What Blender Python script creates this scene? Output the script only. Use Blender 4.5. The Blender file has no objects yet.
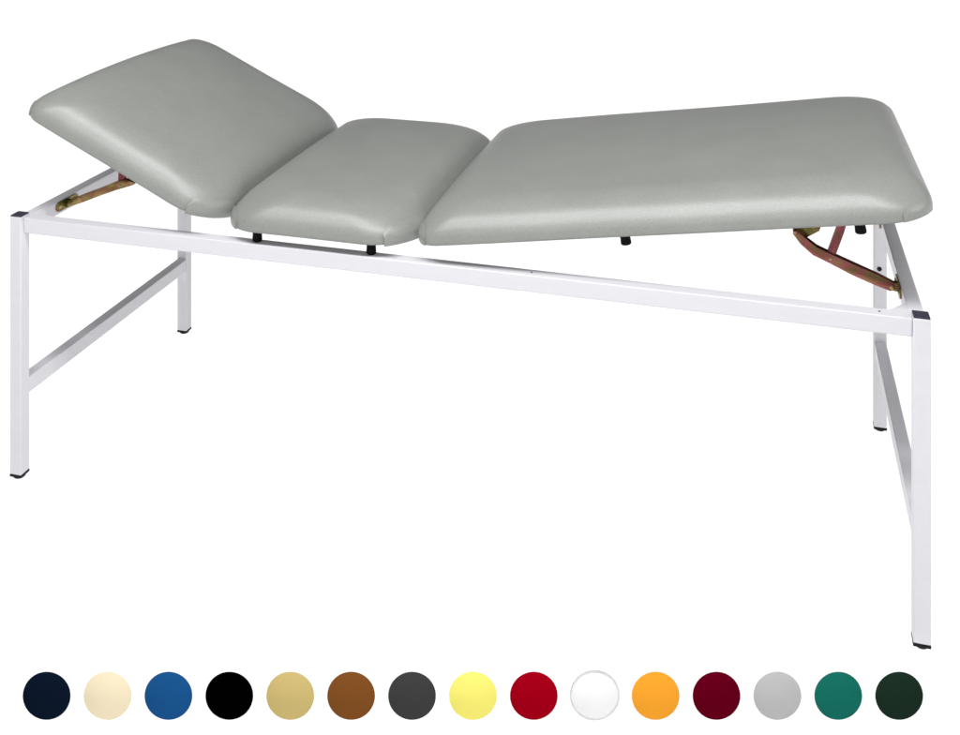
import bpy, bmesh, math, random
from mathutils import Vector, Matrix, Euler

scene = bpy.context.scene
col = scene.collection
random.seed(4)

# ------------------------------------------------------------------ dimensions (metres)
L, W, H, T = 1.9609, 0.7456, 0.605, 0.030      # frame length, depth, height, tube
RAIL_TOP, RAIL_BOT = 0.597, 0.563
RY0, RY1 = 0.010, 0.040                        # long rail, front and back face

# ------------------------------------------------------------------ materials
def new_mat(name):
    m = bpy.data.materials.new(name); m.use_nodes = True
    nt = m.node_tree
    return m, nt, nt.nodes['Principled BSDF']

def noise(nt, scale, detail=4, rough=0.55, coord='Object', stretch=None):
    tc = nt.nodes.new('ShaderNodeTexCoord')
    n = nt.nodes.new('ShaderNodeTexNoise')
    n.inputs['Scale'].default_value = scale
    n.inputs['Detail'].default_value = detail
    n.inputs['Roughness'].default_value = rough
    src = tc.outputs[coord]
    if stretch:
        mp = nt.nodes.new('ShaderNodeMapping')
        mp.inputs['Scale'].default_value = stretch
        nt.links.new(src, mp.inputs['Vector']); src = mp.outputs['Vector']
    nt.links.new(src, n.inputs['Vector'])
    return n

def ramp(nt, fac, stops):
    r = nt.nodes.new('ShaderNodeValToRGB')
    el = r.color_ramp.elements
    while len(el) < len(stops): el.new(0.5)
    for e, (p, c) in zip(el, stops):
        e.position = p; e.color = (*c, 1)
    nt.links.new(fac, r.inputs['Fac'])
    return r

def bump(nt, fac, strength, dist, prev=None):
    b = nt.nodes.new('ShaderNodeBump')
    b.inputs['Strength'].default_value = strength
    b.inputs['Distance'].default_value = dist
    nt.links.new(fac, b.inputs['Height'])
    if prev: nt.links.new(prev.outputs['Normal'], b.inputs['Normal'])
    return b

def vinyl(name, base):
    m, nt, p = new_mat(name)
    n1 = noise(nt, 9.0, 3)
    r = ramp(nt, n1.outputs['Fac'], [(0.3, tuple(c*0.965 for c in base)), (0.7, tuple(c*1.035 for c in base))])
    # fine grain speckle of the embossed vinyl
    n2 = noise(nt, 520.0, 2, 0.6)
    mixc = nt.nodes.new('ShaderNodeMix'); mixc.data_type = 'RGBA'; mixc.blend_type = 'MULTIPLY'
    mixc.inputs['Factor'].default_value = 1.0
    r2 = ramp(nt, n2.outputs['Fac'], [(0.3, (0.78, 0.78, 0.78)), (0.7, (1.0, 1.0, 1.0))])
    nt.links.new(r.outputs['Color'], mixc.inputs['A']); nt.links.new(r2.outputs['Color'], mixc.inputs['B'])
    nt.links.new(mixc.outputs['Result'], p.inputs['Base Color'])
    p.inputs['Roughness'].default_value = 0.35
    p.inputs['Specular IOR Level'].default_value = 0.62
    tc = nt.nodes.new('ShaderNodeTexCoord')
    v = nt.nodes.new('ShaderNodeTexVoronoi'); v.inputs['Scale'].default_value = 620
    nt.links.new(tc.outputs['Object'], v.inputs['Vector'])
    n3 = noise(nt, 14.0, 3)
    b1 = bump(nt, n3.outputs['Fac'], 0.10, 0.006)
    b2 = bump(nt, v.outputs['Distance'], 0.30, 0.0006, b1)
    nt.links.new(b2.outputs['Normal'], p.inputs['Normal'])
    return m

def paint(name, base):
    m, nt, p = new_mat(name)
    n1 = noise(nt, 22.0, 4, 0.6, stretch=(0.35, 3, 3))
    r = ramp(nt, n1.outputs['Fac'], [(0.3, tuple(c*0.97 for c in base)), (0.7, base)])
    nt.links.new(r.outputs['Color'], p.inputs['Base Color'])
    p.inputs['Roughness'].default_value = 0.34
    n2 = noise(nt, 900.0, 2)
    b = bump(nt, n2.outputs['Fac'], 0.10, 0.0004)
    nt.links.new(b.outputs['Normal'], p.inputs['Normal'])
    return m

def plastic(name, base, rough=0.45):
    m, nt, p = new_mat(name)
    n1 = noise(nt, 60.0, 3)
    r = ramp(nt, n1.outputs['Fac'], [(0.3, tuple(c*0.85 for c in base)), (0.7, tuple(c*1.1 for c in base))])
    nt.links.new(r.outputs['Color'], p.inputs['Base Color'])
    p.inputs['Roughness'].default_value = rough
    n2 = noise(nt, 700.0, 2)
    b = bump(nt, n2.outputs['Fac'], 0.12, 0.0004)
    nt.links.new(b.outputs['Normal'], p.inputs['Normal'])
    return m

def passivated(name, stops, rough=0.36):
    """yellow-chromated zinc: blotchy iridescent film on steel"""
    m, nt, p = new_mat(name)
    n1 = noise(nt, 26.0, 2, 0.5)
    r = ramp(nt, n1.outputs['Fac'], stops)
    nt.links.new(r.outputs['Color'], p.inputs['Base Color'])
    p.inputs['Metallic'].default_value = 0.75
    p.inputs['Roughness'].default_value = rough
    n2 = noise(nt, 400.0, 3)
    b = bump(nt, n2.outputs['Fac'], 0.15, 0.0005)
    nt.links.new(b.outputs['Normal'], p.inputs['Normal'])
    return m

M_VINYL = vinyl('grey_vinyl', (0.297, 0.306, 0.288))
M_WHITE = paint('white_powder_coat', (0.725, 0.720, 0.760))
M_CAP = plastic('dark_plastic_cap', (0.035, 0.030, 0.055), 0.5)
M_FOOT = plastic('black_plastic', (0.004, 0.004, 0.005), 0.5)
M_FOOT.node_tree.nodes['Principled BSDF'].inputs['Specular IOR Level'].default_value = 0.2
M_RUBBER = plastic('black_rubber', (0.003, 0.003, 0.0035), 0.7)
M_RUBBER.node_tree.nodes['Principled BSDF'].inputs['Specular IOR Level'].default_value = 0.12
M_LINER = plastic('black_liner', (0.03, 0.03, 0.03), 0.9)
M_ZINC = passivated('olive_zinc', [(0.25, (0.10, 0.095, 0.022)), (0.45, (0.19, 0.16, 0.045)), (0.58, (0.17, 0.085, 0.04)), (0.75, (0.15, 0.15, 0.04))], 0.3)
M_RED = passivated('reddish_zinc', [(0.30, (0.17, 0.125, 0.04)), (0.43, (0.27, 0.10, 0.065)), (0.56, (0.33, 0.095, 0.095)), (0.68, (0.25, 0.16, 0.06))], 0.3)
M_LINK = passivated('wine_zinc', [(0.30, (0.16, 0.05, 0.05)), (0.5, (0.26, 0.06, 0.075)), (0.7, (0.19, 0.075, 0.05))], 0.3)
M_BRASS = passivated('brassy_zinc', [(0.30, (0.18, 0.15, 0.045)), (0.43, (0.36, 0.25, 0.09)), (0.54, (0.30, 0.13, 0.07)), (0.68, (0.27, 0.23, 0.06))], 0.28)
M_PIN = passivated('bright_pin', [(0.3, (0.30, 0.20, 0.08)), (0.7, (0.45, 0.38, 0.2))], 0.25)

# ------------------------------------------------------------------ mesh helpers
def link(name, bm, mat, parent=None, smooth=True, angle=35):
    bmesh.ops.recalc_face_normals(bm, faces=bm.faces)
    me = bpy.data.meshes.new(name)
    bm.to_mesh(me); bm.free()
    me.materials.append(mat)
    o = bpy.data.objects.new(name, me)
    col.objects.link(o)
    if smooth:
        for p in me.polygons: p.use_smooth = True
        me.set_sharp_from_angle(angle=math.radians(angle))
        if mat.name in ('white_powder_coat', 'dark_plastic_cap'):      # keep the faces of square tube dead flat, only the edges round
            for p in me.polygons:
                if max(abs(c) for c in p.normal) > 0.9995: p.use_smooth = False
    if parent: o.parent = parent
    return o

def box(bm, x0, x1, y0, y1, z0, z1, bev=0.0, seg=3):
    r = bmesh.ops.create_cube(bm, size=1.0, matrix=Matrix.Translation(((x0+x1)/2, (y0+y1)/2, (z0+z1)/2)) @ Matrix.Diagonal((x1-x0, y1-y0, z1-z0, 1)))
    if bev:
        vs = set(r['verts'])
        es = [e for e in bm.edges if e.verts[0] in vs and e.verts[1] in vs]
        bmesh.ops.bevel(bm, geom=es, offset=bev, segments=seg, profile=0.5, affect='EDGES')

def cyl(bm, c, axis, r0, r1, length, seg=28):
    """cone frustum starting at c along axis"""
    axis = Vector(axis).normalized()
    q = axis.to_track_quat('Z', 'Y').to_matrix().to_4x4()
    m = Matrix.Translation(Vector(c) + axis*length/2) @ q
    bmesh.ops.create_cone(bm, cap_ends=True, segments=seg, radius1=r0, radius2=r1, depth=length, matrix=m)

def lathe(bm, c, prof, seg=28):
    """prof: (r, z) from bottom to top around the vertical through c"""
    rings = []
    for r, z in prof:
        rings.append([bm.verts.new((c[0]+r*math.cos(2*math.pi*i/seg), c[1]+r*math.sin(2*math.pi*i/seg), c[2]+z)) for i in range(seg)])
    for a, b in zip(rings, rings[1:]):
        for i in range(seg):
            j = (i+1) % seg
            bm.faces.new((a[i], a[j], b[j], b[i]))
    bm.faces.new(rings[0][::-1]); bm.faces.new(rings[-1])

def prism_xz(bm, poly, y0, y1, bev=0.0):
    """polygon in the XZ plane extruded from y0 to y1"""
    a = [bm.verts.new((x, y0, z)) for x, z in poly]
    b = [bm.verts.new((x, y1, z)) for x, z in poly]
    n = len(poly)
    fs = [bm.faces.new(a), bm.faces.new(b[::-1])]
    for i in range(n):
        j = (i+1) % n
        fs.append(bm.faces.new((a[j], a[i], b[i], b[j])))
    if bev:
        es = list({e for f in fs for e in f.edges})
        bmesh.ops.bevel(bm, geom=es, offset=bev, segments=2, profile=0.5, affect='EDGES')

def prism_xy(bm, poly, z0, z1, bev=0.0):
    a = [bm.verts.new((x, y, z0)) for x, y in poly]
    b = [bm.verts.new((x, y, z1)) for x, y in poly]
    n = len(poly)
    fs = [bm.faces.new(a), bm.faces.new(b[::-1])]
    for i in range(n):
        j = (i+1) % n
        fs.append(bm.faces.new((a[j], a[i], b[i], b[j])))
    if bev:
        es = list({e for f in fs for e in f.edges})
        bmesh.ops.bevel(bm, geom=es, offset=bev, segments=2, profile=0.5, affect='EDGES')

def empty(name, loc, label, cat, group=None):
    o = bpy.data.objects.new(name, None); col.objects.link(o)
    o.empty_display_size = 0.1; o.location = loc
    o['label'] = label; o['category'] = cat
    if group: o['group'] = group
    return o

# ------------------------------------------------------------------ floor: added translucent sheet, lit from below so it shows blank white
def make_floor():
    m = bpy.data.materials.new('lit_white_acrylic'); m.use_nodes = True
    nt = m.node_tree; nt.nodes.clear()
    out = nt.nodes.new('ShaderNodeOutputMaterial')
    tr = nt.nodes.new('ShaderNodeBsdfTranslucent')
    n = noise(nt, 1.5, 3)
    r = ramp(nt, n.outputs['Fac'], [(0.3, (0.945, 0.945, 0.945)), (0.7, (0.955, 0.955, 0.955))])
    nt.links.new(r.outputs['Color'], tr.inputs['Color'])
    nt.links.new(tr.outputs['BSDF'], out.inputs['Surface'])
    bm = bmesh.new()
    bmesh.ops.create_grid(bm, x_segments=12, y_segments=12, size=30, matrix=Matrix.Translation((1, 10, 0)))
    o = link('ground', bm, m, smooth=False)
    o['kind'] = 'structure'
make_floor()

# ------------------------------------------------------------------ the couch
couch = empty('examination_couch', (L/2, W/2, 0),
              'grey padded examination couch on a white tube frame with its headrest raised', 'examination couch')
INV = Matrix.Translation((-L/2, -W/2, 0))
def part(name, bm, mat, parent=None, **kw):
    """geometry given in frame coordinates; the couch's Empty sits at its centre on the floor"""
    bm.transform(INV)
    return link(name, bm, mat, parent or couch, **kw)

FOOT = 0.012
for ix in (0, 1):
    for iy in (0, 1):
        x0 = 0 if ix == 0 else L-T
        y0 = 0 if iy == 0 else W-T
        bm = bmesh.new()
        box(bm, x0, x0+T, y0, y0+T, FOOT, H-0.0028, 0.0022, 3)
        leg = part('leg', bm, M_WHITE)
        bm = bmesh.new()
        box(bm, x0+0.0006, x0+T-0.0006, y0+0.0006, y0+T-0.0006, H-0.0028, H, 0.0012, 2)
        part('end_cap', bm, M_CAP, leg)
        bm = bmesh.new()
        box(bm, x0-0.0004, x0+T+0.0004, y0-0.0004, y0+T+0.0004, FOOT-0.0058, FOOT, 0.0014, 2)
        lathe(bm, (x0+T/2, y0+T/2, 0), [(0.0080, 0.0002), (0.0112, 0.0010), (0.0134, 0.0028), (0.0144, 0.0050), (0.0144, 0.0066)])
        part('foot_glide', bm, M_FOOT, leg)
        if ix == 1 and iy == 1:      # dark plugged hole in the near face of the far leg
            bm = bmesh.new()
            cyl(bm, (L-0.0175, y0+0.001, 0.4035), (0, -1, 0), 0.0060, 0.0054, 0.0022, 24)
            part('hole_plug', bm, M_FOOT, leg)

for iy in (0, 1):                    # long side rails
    y0, y1 = (RY0, RY1) if iy == 0 else (W-RY1, W-RY0)
    bm = bmesh.new()
    box(bm, T, L-T, y0, y1, RAIL_BOT, RAIL_TOP, 0.0024, 3)
    rail = part('side_rail', bm, M_WHITE)
    for xr in (1.2166, 1.8753):
        bm = bmesh.new()
        lathe(bm, (xr, (y0+y1)/2, RAIL_TOP), [(0.0022, -0.001), (0.0022, 0.0004), (0.0014, 0.0009)], 14)
        part('rivet', bm, M_CAP, rail)

for ix in (0, 1):                    # short end rails and the lower end stretchers
    x0, x1 = (0.0052, 0.0332) if ix == 0 else (L-0.0332, L-0.0052)
    bm = bmesh.new()
    box(bm, x0, x1, T, W-T, RAIL_BOT+0.0006, RAIL_TOP-0.0006, 0.0024, 3)
    part('end_rail', bm, M_WHITE)
    xa, xb = (0.0012, T-0.0012) if ix == 0 else (L-T+0.0012, L-0.0012)
    bm = bmesh.new()
    box(bm, xa, xb, T, W-T, 0.187, 0.2225, 0.0022, 3)
    for yy, s in ((T, 1), (W-T, -1)):         # weld beads where it meets the legs
        for k in range(5):
            bx = xa + 0.004 + (xb-xa-0.008)*k/4
            bmesh.ops.create_icosphere(bm, subdivisions=2, radius=0.0024,
                matrix=Matrix.Translation((bx, yy+s*0.0006, 0.2228)) @ Matrix.Diagonal((1.7, 0.9, 0.6, 1)))
    part('stretcher', bm, M_WHITE)
    for iy in (0, 1):                # welded triangular corner gussets
        gx = x1-0.0004 if ix == 0 else x0+0.0004
        gy = RY1-0.0004 if iy == 0 else W-RY1+0.0004
        sx = 1 if ix == 0 else -1
        sy = 1 if iy == 0 else -1
        bm = bmesh.new()
        prism_xy(bm, [(gx, gy), (gx+sx*0.036, gy), (gx, gy+sy*0.042)], RAIL_BOT+0.006, RAIL_TOP-0.0016, 0.001)
        part('gusset', bm, M_WHITE)

# ------------------------------------------------------------------ pads
def rounded_rect(a, b, r, n_arc=14, n_a=36, n_b=26):
    """closed outline of a rectangle with half sizes a, b and four corner radii; always the same number of points"""
    r = [min(q, a*0.98, b*0.98) for q in (r if isinstance(r, (tuple, list)) else (r,)*4)]
    arcs = []
    for k, (sx, sy) in enumerate(((1, 1), (-1, 1), (-1, -1), (1, -1))):
        cx, cy = sx*(a-r[k]), sy*(b-r[k])
        arcs.append([(cx + r[k]*math.cos(math.radians(90*k + 90*i/n_arc)), cy + r[k]*math.sin(math.radians(90*k + 90*i/n_arc))) for i in range(n_arc+1)])
    pts = []
    for k, ns in enumerate((n_a, n_b, n_a, n_b)):
        pts += arcs[k]
        (ex, ey), (fx, fy) = arcs[k][-1], arcs[(k+1) % 4][0]
        pts += [(ex + (fx-ex)*i/ns, ey + (fy-ey)*i/ns) for i in range(1, ns)]
    return pts

N_ARC, N_A, N_B = 14, 36, 26
def pad_rings(lp, wp, t, rad, rc, crown, grow=0.50, na=22):
    a, b = lp/2, wp/2
    rings = []
    for k in range(na+1):
        u = k/na                      # Bezier profile: short upright side, tight edge, long shallow run-out
        d = 3*(1-u)*u*u*0.20*rad + u**3*rad
        z = 3*(1-u)**2*u*0.36*t + 3*(1-u)*u*u*t + u**3*t
        d -= 0.0022*math.sin(math.pi*min(1, z/(0.55*t)))       # leather bellies out a little above the board
        r = [q + grow*max(d, 0) for q in rc]
        rings.append([(x, y, z) for x, y in rounded_rect(a-d, b-d, r, N_ARC, N_A, N_B)])
    d = rad
    m = min(a, b)
    steps = 12
    for k in range(1, steps+1):
        d = rad + (m-0.012-rad)*k/steps
        r = [min(q + grow*rad, min(a-d, b-d)*0.98) for q in rc]
        z = t + 0.004*math.sin(math.pi/2*k/steps)
        rings.append([(x, y, z) for x, y in rounded_rect(a-d, b-d, r, N_ARC, N_A, N_B)])
    return rings

def make_pad(name, lp, wp, t, rad, rc, crown, matrix, flaps, lift=0.0, bow=0.0):
    """pad in its own frame: board at z=0, centre of the board at the origin"""
    rings = pad_rings(lp, wp, t, rad, rc, crown)
    ph = random.uniform(0, 9)
    # hand-stretched cover: tiny unevenness of the outline and of the height
    def wob(x, y, z):
        k = 1-min(1, z/t)
        w = 0.0011*math.sin(x*17+ph)+0.0009*math.sin(y*23+2*ph)
        return (x, y + w*k*0.5, z + 0.0010*math.sin(x*9+ph)*math.sin(y*8+ph*1.7)*min(1, z/t))
    rings = [[(x - bow*(1-(y/(wp/2))**2)*max(0, -x/(lp/2)), y, z + (crown + lift*max(0, -x/(lp/2)))*(1-(y/(wp/2))**2)*min(1, z/t)) for x, y, z in (wob(*p) for p in r)] for r in rings]
    bm = bmesh.new()
    n = len(rings[0])
    under = [(0.004, -0.0012), (0.030, -0.0016)]
    allr = []
    for d, z in reversed(under):
        allr.append([(x, y, z) for x, y in rounded_rect(lp/2-d, wp/2-d, [max(q-d, 0.012) for q in rc], N_ARC, N_A, N_B)])
    allr += rings
    V = [[bm.verts.new(p) for p in r] for r in allr]
    for A, B in zip(V, V[1:]):
        for i in range(n):
            j = (i+1) % n
            bm.faces.new((A[i], A[j], B[j], B[i]))
    bm.faces.new(V[0][::-1]); bm.faces.new(V[-1])
    bm.transform(matrix)
    pad = part(name, bm, M_VINYL, angle=80)
    # liner board under the pad
    bm = bmesh.new()
    pts = rounded_rect(lp/2-0.030, wp/2-0.030, [q+0.012 for q in rc], 8, 2, 2)
    prism_xy(bm, pts, -0.006, -0.0014)
    bm.transform(matrix)
    part('base_board', bm, M_LINER, pad)
    # folded leather flaps at the corners
    per_corner = {}
    start = 0
    starts = []
    for ns in (N_A, N_B, N_A, N_B):
        starts.append(start); start += N_ARC + ns
    for (c, u0, u1, k1, off) in flaps:
        # c: corner index, u0/u1: how many outline points before / after the arc, k1: top ring
        i0, i1 = starts[c]-u0, starts[c]+N_ARC+u1
        idx = [(i % n) for i in range(i0, i1+1)]
        nu = len(idx); nk = k1+1
        def surf(iu, k): return Vector(rings[k][idx[iu]])
        def nrm(iu, k):
            u = Vector(rings[k][(idx[iu]+1) % n]) - Vector(rings[k][idx[iu]-1])
            v = Vector(rings[k+1][idx[iu]]) - Vector(rings[max(k-1, 0)][idx[iu]])
            q = u.cross(v)
            return q.normalized()
        bm = bmesh.new()
        top = []
        for k in range(nk):
            row = []
            for iu in range(nu):
                # the top edge of the flap bows down towards both ends
                e = abs(2*iu/(nu-1)-1)
                kk = k*(1-0.42*e**5)
                ka = int(kk); fr = kk-ka
                p = surf(iu, ka).lerp(surf(iu, min(ka+1, len(rings)-1)), fr)
                nn = nrm(iu, ka)
                edge = min(iu, nu-1-iu)
                h = off*max(0.7, 1.2-0.17*edge)*(1.0 if k < nk-1 else 0.85)
                row.append((p, nn, h))
            top.append(row)
        VT = [[bm.verts.new(p + nn*h) for p, nn, h in row] for row in top]
        VB = [[bm.verts.new(p - nn*0.0012) for p, nn, h in row] for row in top]
        for k in range(nk-1):
            for iu in range(nu-1):
                bm.faces.new((VT[k][iu], VT[k][iu+1], VT[k+1][iu+1], VT[k+1][iu]))
                bm.faces.new((VB[k][iu], VB[k+1][iu], VB[k+1][iu+1], VB[k][iu+1]))
        for k in range(nk-1):
            bm.faces.new((VT[k][0], VT[k+1][0], VB[k+1][0], VB[k][0]))
            bm.faces.new((VT[k][-1], VB[k][-1], VB[k+1][-1], VT[k+1][-1]))
        for iu in range(nu-1):
            bm.faces.new((VT[0][iu], VB[0][iu], VB[0][iu+1], VT[0][iu+1]))
            bm.faces.new((VT[-1][iu], VT[-1][iu+1], VB[-1][iu+1], VB[-1][iu]))
        bm.transform(matrix)
        part('corner_fold', bm, M_VINYL, pad, angle=50)
    return pad

def bumper(parent, matrix, x, y, length=0.0275):
    bm = bmesh.new()
    lathe(bm, (x, y, 0), [(0.0092, -length), (0.0102, -length+0.0010), (0.0106, -length+0.003), (0.0098, -0.010), (0.0112, -0.0085), (0.0112, -0.0012)], 26)
    bm.transform(matrix)
    part('rubber_buffer', bm, M_RUBBER, parent)

PW, PT = 0.742, 0.068
YC = PW/2 + 0.001

def frame_matrix(x, z, ang):
    """pad frame with its near-board edge line through (x, z), tilted in the XZ plane"""
    return Matrix.Translation((x, YC, z)) @ Matrix.Rotation(-ang, 4, 'Y')

# seat section: level
SX0, SX1, SZ = 0.528, 0.968, 0.6255
mseat = frame_matrix((SX0+SX1)/2, SZ, 0)
seat = make_pad('seat_pad', SX1-SX0, PW, PT, 0.095, (0.075, 0.050, 0.085, 0.110), 0.009, mseat,
                [(3, -4, -1, 9, 0.0056), (2, -1, -5, 7, 0.0032)])
for xb in (0.6083, 0.8712):
    for yb in (0.0285, W-0.0285):
        bumper(seat, Matrix.Translation((0, 0, SZ)), xb, yb)

# headrest: raised, line z = .8297 - .4547 (x - .0625)
HA = math.atan(0.4547)
def head_pt(s): return (0.556 - s*math.cos(HA), 0.6053 + s*math.sin(HA))
hs0, hs1 = 0.046, 0.578
hx, hz = head_pt((hs0+hs1)/2)
mhead = frame_matrix(hx, hz-0.0025, -HA+0.005)
head = make_pad('headrest_pad', hs1-hs0, PW, PT, 0.095, (0.070, 0.040, 0.048, 0.112), 0.008, mhead,
                [(3, -3, -2, 8, 0.0056), (2, 0, -6, 5, 0.0022)], lift=0.016, bow=0.008)

# leg section: sloping up towards the foot end, line z = .639 + .1502 (x - 1.0206)
LA = math.atan(0.1502)
def leg_pt(s): return (0.985 + s*math.cos(LA), 0.639+0.1502*(0.985-1.0206) + s*math.sin(LA))
ls0, ls1 = -0.012, 1.002
lx, lz = leg_pt((ls0+ls1)/2)
mleg = frame_matrix(lx, lz, LA)
legs = make_pad('leg_pad', ls1-ls0, PW, PT, 0.095, (0.055, 0.050, 0.055, 0.092), 0.008, mleg,
                [(2, 0, -5, 8, 0.0028), (3, -3, -3, 6, 0.0016)])
minv = mleg.inverted()
for xb in (1.403, 1.840):
    zb = 0.639+0.1502*(xb-1.0206)
    for yb in (0.0285, W-0.0285):
        q = minv @ Vector((xb, yb, zb))
        bumper(legs, mleg, q.x, q.y, 0.024)

# ------------------------------------------------------------------ ratchet supports (zinc-plated folding arms)
def thick_line(pts, wlist):
    """outline polygon of a bent bar in XZ"""
    up, dn = [], []
    for i, (p, w) in enumerate(zip(pts, wlist)):
        p = Vector(p)
        a = Vector(pts[max(i-1, 0)]); b = Vector(pts[min(i+1, len(pts)-1)])
        t = (b-a).normalized(); nn = Vector((-t.y, t.x))
        up.append(p+nn*w/2); dn.append(p-nn*w/2)
    s = Vector(pts[0]) - (Vector(pts[1])-Vector(pts[0])).normalized()*wlist[0]*0.45
    e = Vector(pts[-1]) + (Vector(pts[-1])-Vector(pts[-2])).normalized()*wlist[-1]*0.45
    return [tuple(v) for v in ([s] + dn + [e] + up[::-1])]

def support(y, m_arm, arm, widths, joint, link_pts, plate_x, sx, plate_z, pad_bracket, tab=None):
    """arm runs in the plane y from the plate on the end rail; link goes up to the pad"""
    hw = 0.0090
    bm = bmesh.new()
    poly = thick_line(arm, widths)
    for ya, yb in ((y-hw, y-hw+0.0022), (y+hw-0.0022, y+hw)):     # the two cheeks of the folded channel
        prism_xz(bm, poly, ya, yb, 0.0005)
    low = [(Vector(p) - Vector((0, widths[i]*0.34))) for i, p in enumerate(arm)]
    prism_xz(bm, thick_line([tuple(v) for v in low[1:-1]], [0.0020]*(len(arm)-2)), y-hw+0.0021, y+hw-0.0021)
    a = part('support_arm', bm, m_arm)
    bm = bmesh.new()                                              # ratchet bar lying in the channel
    inner = [(Vector(p) + Vector((0, widths[i]*0.10))) for i, p in enumerate(arm[:4])]
    prism_xz(bm, thick_line([tuple(v) for v in inner], [w*0.62 for w in widths[:4]]), y-hw+0.0034, y+0.0005, 0.0005)
    part('ratchet_bar', bm, M_ZINC, a)
    for p, rr in ((arm[0], 0.0046), (joint, 0.0034), (arm[-1], 0.0030)):
        bm = bmesh.new()
        lathe(bm, (0, 0, 0), [(rr*0.6, -hw-0.0016), (rr, -hw-0.0008), (rr, hw+0.0008), (rr*0.6, hw+0.0016)], 20)
        bm.transform(Matrix.Translation((p[0], y, p[1])) @ Matrix.Rotation(math.radians(90), 4, 'X'))
        part('pivot_pin', bm, M_PIN, a)
    bm = bmesh.new()                                              # flat strap between the cheeks
    prism_xz(bm, thick_line(link_pts, [0.0165]*len(link_pts)), y-0.0052, y-0.0024, 0.0006)
    prism_xz(bm, thick_line(link_pts, [0.0165]*len(link_pts)), y+0.0024, y+0.0052, 0.0006)
    part('support_link', bm, M_LINK)
    # plate screwed to the inner face of the end rail, with two ears holding the pivot
    bm = bmesh.new()
    n = 8; pts = []
    for c, s0 in ((0.030, 0), (-0.030, 180)):
        for k in range(n+1):
            t = math.radians(s0 + 180*k/n - 90)
            pts.append((y + c + 0.0115*math.cos(t), plate_z + 0.0115*math.sin(t)))
    xa, xb = plate_x, plate_x + sx*0.0032
    A = [bm.verts.new((xa, p[0], p[1])) for p in pts]; B = [bm.verts.new((xb, p[0], p[1])) for p in pts]
    bm.faces.new(A); bm.faces.new(B[::-1])
    for k in range(len(pts)):
        q = (k+1) % len(pts)
        bm.faces.new((A[q], A[k], B[k], B[q]))
    ear = [(plate_x+sx*0.002, plate_z-0.009), (arm[0][0]+sx*0.007, arm[0][1]-0.006), (arm[0][0]+sx*0.007, arm[0][1]+0.006), (plate_x+sx*0.002, plate_z+0.009)]
    for ya in (y-hw+0.0030, y+hw-0.0050):
        prism_xz(bm, ear, ya, ya+0.002)
    pl = part('support_plate', bm, M_ZINC)
    for dy in (-0.029, 0.029):
        bm = bmesh.new()
        cyl(bm, (plate_x+sx*0.0030, y+dy, plate_z), (sx, 0, 0), 0.0050, 0.0034, 0.0024, 18)
        part('screw', bm, M_PIN, pl)
    # bracket under the pad
    bm = bmesh.new()
    prism_xz(bm, pad_bracket, y-hw-0.004, y+hw+0.004, 0.0005)
    part('pad_bracket', bm, M_ZINC)
    if tab:
        bm = bmesh.new()
        prism_xz(bm, tab, y+0.0026, y+0.0056, 0.0005)
        part('pad_lever', bm, M_ZINC)

def lz_bot(x): return 0.639+0.1502*(x-1.0206) - 0.0062
def hz_bot(x): return 0.8297-0.4547*(x-0.0625) - 0.0095
for y in (0.185, W-0.185):
    support(y, M_RED, [(1.9135, 0.5820), (1.885, 0.5925), (1.843, 0.6077), (1.800, 0.6254), (1.768, 0.6380), (1.7456, 0.6555), (1.7290, 0.6730)],
            [0.017, 0.020, 0.0205, 0.0178, 0.0175, 0.0155, 0.0105],
            (1.7975, 0.6262), [(1.797, 0.6262), (1.8165, 0.6835), (1.834, lz_bot(1.834)-0.004)],
            L-0.0332, -1, 0.582,
            [(1.816, lz_bot(1.816)), (1.816, lz_bot(1.816)-0.010), (1.852, lz_bot(1.852)-0.010), (1.852, lz_bot(1.852))],
            [(1.724, 0.676), (1.735, 0.664), (1.752, 0.660), (1.777, 0.676), (1.802, lz_bot(1.802)), (1.786, lz_bot(1.786))])
for y in (0.160, W-0.160):
    support(y, M_BRASS, [(0.0440, 0.5825), (0.0771, 0.5957), (0.1117, 0.6104), (0.1346, 0.6199), (0.1717, 0.6357), (0.1971, 0.6444), (0.2235, 0.6480)],
            [0.014, 0.016, 0.016, 0.016, 0.018, 0.018, 0.0075],
            (0.1870, 0.6400), [(0.1870, 0.6400), (0.1885, 0.680), (0.191, hz_bot(0.191)-0.004)],
            0.0332, 1, 0.582,
            [(0.173, hz_bot(0.173)), (0.173, hz_bot(0.173)-0.012), (0.209, hz_bot(0.209)-0.012), (0.209, hz_bot(0.209))])

# hinges between the sections, under the joints
for (xh, zh, a0, a1) in ((SX0-0.014, SZ-0.010, -HA, 0), (SX1+0.005, SZ-0.008, 0, LA)):
    for yh in (0.16, W-0.16):
        bm = bmesh.new()
        cyl(bm, (xh, yh-0.03, zh), (0, 1, 0), 0.004, 0.004, 0.06, 16)
        for a, s in ((a0, -1), (a1, 1)):
            b2 = bmesh.new()
            x0, x1 = sorted((0, s*0.04))
            box(b2, x0, x1, -0.03, 0.03, -0.0012, 0.0010)
            b2.transform(Matrix.Translation((xh, yh, zh)) @ Matrix.Rotation(-a, 4, 'Y'))
            tmp = bpy.data.meshes.new('t'); b2.to_mesh(tmp); b2.free(); bm.from_mesh(tmp); bpy.data.meshes.remove(tmp)
        part('hinge', bm, M_ZINC)

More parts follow.
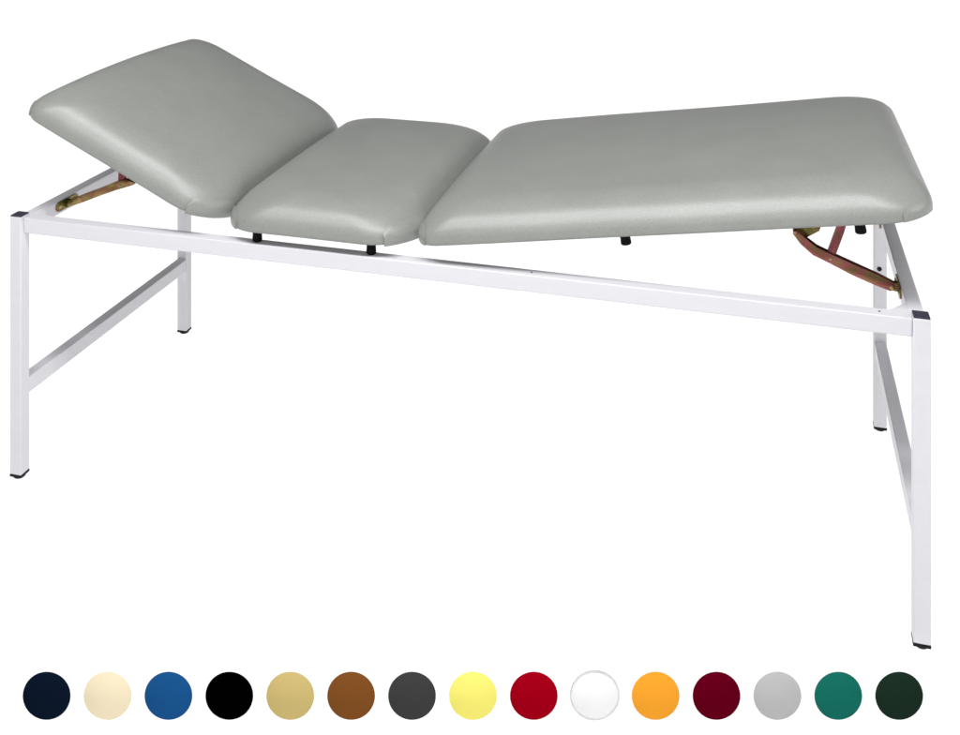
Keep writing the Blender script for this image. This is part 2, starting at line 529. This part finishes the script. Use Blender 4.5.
# ------------------------------------------------------------------ camera (vertical picture plane, lens shifted down)
F_PX, PX_W = 1058.13, 960.0
YAW = 0.2627
CAM = Vector((1.6698, -2.0608, 1.4971))
HORIZON = -174.32
cd = bpy.data.cameras.new('camera'); cam = bpy.data.objects.new('camera', cd); col.objects.link(cam)
cam.location = CAM
cam.rotation_euler = (math.radians(90), 0, YAW)
cd.sensor_width = 36; cd.lens = 36*F_PX/PX_W
cd.shift_x = 0; cd.shift_y = -(367.5-HORIZON)/PX_W
cd.clip_start = 0.05; cd.clip_end = 300
scene.camera = cam

# ------------------------------------------------------------------ row of printed colour swatches, built as upright discs on the floor
def srgb(c):
    return tuple((v/255/12.92) if v/255 <= 0.04045 else ((v/255+0.055)/1.055)**2.4 for v in c)
SAMPLES = [
    ('navy blue', (13, 25, 43)), ('cream', (250, 235, 200)), ('mid blue', (28, 85, 143)), ('black', (1, 1, 1)),
    ('sand beige', (210, 187, 120)), ('brown', (131, 80, 36)), ('charcoal grey', (65, 65, 65)), ('lemon yellow', (254, 244, 122)),
    ('bright red', (164, 0, 25)), ('white', (255, 255, 255)), ('orange', (254, 169, 50)), ('burgundy', (101, 0, 26)),
    ('silver grey', (191, 191, 191)), ('teal green', (24, 111, 97)), ('dark bottle green', (29, 48, 38))]
LABELS = [
    'navy blue round colour sample at the left end of the row',
    'cream round colour sample between the navy and the mid blue ones',
    'mid blue round colour sample between the cream and the black ones',
    'black round colour sample between the mid blue and the sand beige ones',
    'sand beige round colour sample between the black and the brown ones',
    'brown round colour sample between the sand beige and the charcoal ones',
    'charcoal grey round colour sample between the brown and the lemon yellow ones',
    'lemon yellow round colour sample in the middle of the row',
    'bright red round colour sample between the lemon yellow and the white ones',
    'white round colour sample with a thin light grey rim',
    'orange round colour sample between the white and the burgundy ones',
    'burgundy round colour sample between the orange and the silver grey ones',
    'silver grey round colour sample between the burgundy and the teal ones',
    'teal green round colour sample between the silver grey and the dark green ones',
    'dark bottle green round colour sample at the right end of the row']
RIGHT = Vector((math.cos(YAW), math.sin(YAW), 0)); FWD = Vector((-math.sin(YAW), math.cos(YAW), 0))
DEPTH = 1.771                                   # the row's distance in front of the camera
RAD = 0.0399
FRONT_LIGHT = 1.10                              # light falling on an upright white face there
def disc(bm, r, t, y0=0.0, bev=0.0006, seg=96):
    """round chip in the XZ plane, front face at y0, thickness t backwards"""
    prof = [(0.0, y0), (r-bev, y0), (r, y0+bev), (r, y0+t-bev), (r-bev, y0+t), (0.0, y0+t)]
    rings = []
    for rr, y in prof:
        if rr == 0: rings.append([bm.verts.new((0, y, 0))])
        else: rings.append([bm.verts.new((rr*math.cos(2*math.pi*i/seg), y, rr*math.sin(2*math.pi*i/seg))) for i in range(seg)])
    for A, B in zip(rings, rings[1:]):
        for i in range(seg):
            j = (i+1) % seg
            if len(A) == 1: bm.faces.new((A[0], B[j], B[i]))
            elif len(B) == 1: bm.faces.new((A[i], A[j], B[0]))
            else: bm.faces.new((A[i], A[j], B[j], B[i]))
def ring_tube(bm, r, w, y0, y1, seg=96):
    prof = [(r, y0), (r+w, y0), (r+w, y1), (r, y1)]
    rings = [[bm.verts.new((rr*math.cos(2*math.pi*i/seg), y, rr*math.sin(2*math.pi*i/seg))) for i in range(seg)] for rr, y in prof]
    for k in range(4):
        A, B = rings[k], rings[(k+1) % 4]
        for i in range(seg):
            j = (i+1) % seg
            bm.faces.new((A[i], A[j], B[j], B[i]))

def sample_mat(name, rgb):
    base = tuple(min(0.95, c/FRONT_LIGHT) for c in srgb(rgb))
    m, nt, p = new_mat(name)
    n1 = noise(nt, 420.0, 2)
    r = ramp(nt, n1.outputs['Fac'], [(0.3, tuple(c*0.985 for c in base)), (0.7, base)])
    nt.links.new(r.outputs['Color'], p.inputs['Base Color'])
    p.inputs['Roughness'].default_value = 0.7
    p.inputs['Specular IOR Level'].default_value = 0.0
    return m

M_RIM = plastic('light_grey_rim', (0.66, 0.66, 0.66), 0.7)
M_STRUT = plastic('clear_grey_strut', (0.8, 0.8, 0.8), 0.6)
for i, ((nm, rgb), lab) in enumerate(zip(SAMPLES, LABELS)):
    u = 46.4 + 60.93*i
    white = nm == 'white'
    rad = RAD + (0.0017 if white else 0)
    off = (u-480)/F_PX*DEPTH
    base = CAM + RIGHT*off + FWD*DEPTH
    base.z = 0
    bm = bmesh.new()
    disc(bm, RAD, 0.0022)
    bm.transform(Matrix.Translation((0, 0, rad)))
    o = link('colour_sample', bm, sample_mat(nm.replace(' ', '_') + '_sample', rgb), angle=50)
    o.location = base; o.rotation_euler = (0, 0, YAW)
    o['label'] = lab; o['category'] = 'colour sample'; o['group'] = 'round colour samples in a row'
    if white:
        bm = bmesh.new()
        ring_tube(bm, RAD-0.0003, 0.0020, -0.0004, 0.0010)
        bm.transform(Matrix.Translation((0, 0, rad)))
        link('rim', bm, M_RIM, o, angle=50)
    bm = bmesh.new()                            # little prop behind that keeps the chip upright
    a = [bm.verts.new(v) for v in ((-0.006, 0.0021, 0.034), (0.006, 0.0021, 0.034), (0.006, 0.016, 0.0004), (-0.006, 0.016, 0.0004))]
    b = [bm.verts.new(v) for v in ((-0.006, 0.0021, 0.031), (0.006, 0.0021, 0.031), (0.006, 0.0145, 0.0004), (-0.006, 0.0145, 0.0004))]
    bm.faces.new(a); bm.faces.new(b[::-1])
    for k in range(4):
        j = (k+1) % 4
        bm.faces.new((a[j], a[k], b[k], b[j]))
    link('prop', bm, M_STRUT, o, smooth=False)

# ------------------------------------------------------------------ studio lighting
def area(name, loc, target, sx, sy, power, colour=(1, 1, 1)):
    d = bpy.data.lights.new(name, 'AREA'); d.shape = 'RECTANGLE'; d.size = sx; d.size_y = sy
    d.energy = power; d.color = colour
    o = bpy.data.objects.new(name, d); col.objects.link(o)
    o.location = loc
    o.rotation_euler = (Vector(target)-Vector(loc)).to_track_quat('-Z', 'Y').to_euler()
    return o
UNDER = 100.0
area('lamp_below', (1, 10, -UNDER), (1, 10, 0), 40, 40, 3.38*math.pi*UNDER**2)        # added unseen lamp that makes the floor sheet glow white
area('softbox_above', (1.08, -0.78, 2.65), (1.05, 0.25, 0.6), 3.0, 0.48, 69)
area('softbox_high', (1.1, -2.3, 2.2), (1.05, 0.2, 0.6), 2.4, 0.8, 13)
area('softbox_side', (3.7, -0.2, 1.6), (1.6, 0.35, 0.5), 1.0, 0.8, 11)  # fill lamp added to whiten the right end rail and stretcher tops

mid = CAM + FWD*(DEPTH-0.8); mid.z = 0.07                     # added low fill lamp, only there to brighten the swatch discs
aim = CAM + FWD*DEPTH; aim.z = -0.02
strip = area('strip_light_samples', mid, aim, 2.2, 0.08, 1.02)
strip.data.spread = math.radians(90)
w = bpy.data.worlds.new('World'); scene.world = w; w.use_nodes = True
w.node_tree.nodes['Background'].inputs['Color'].default_value = (1, 1, 1, 1)
w.node_tree.nodes['Background'].inputs['Strength'].default_value = 0.18

scene.view_settings.view_transform = 'Standard'
scene.view_settings.look = 'None'
scene.view_settings.exposure = 0
scene.view_settings.gamma = 1
scene.render.engine = 'CYCLES'
scene.cycles.use_denoising = True
scene.cycles.max_bounces = 8
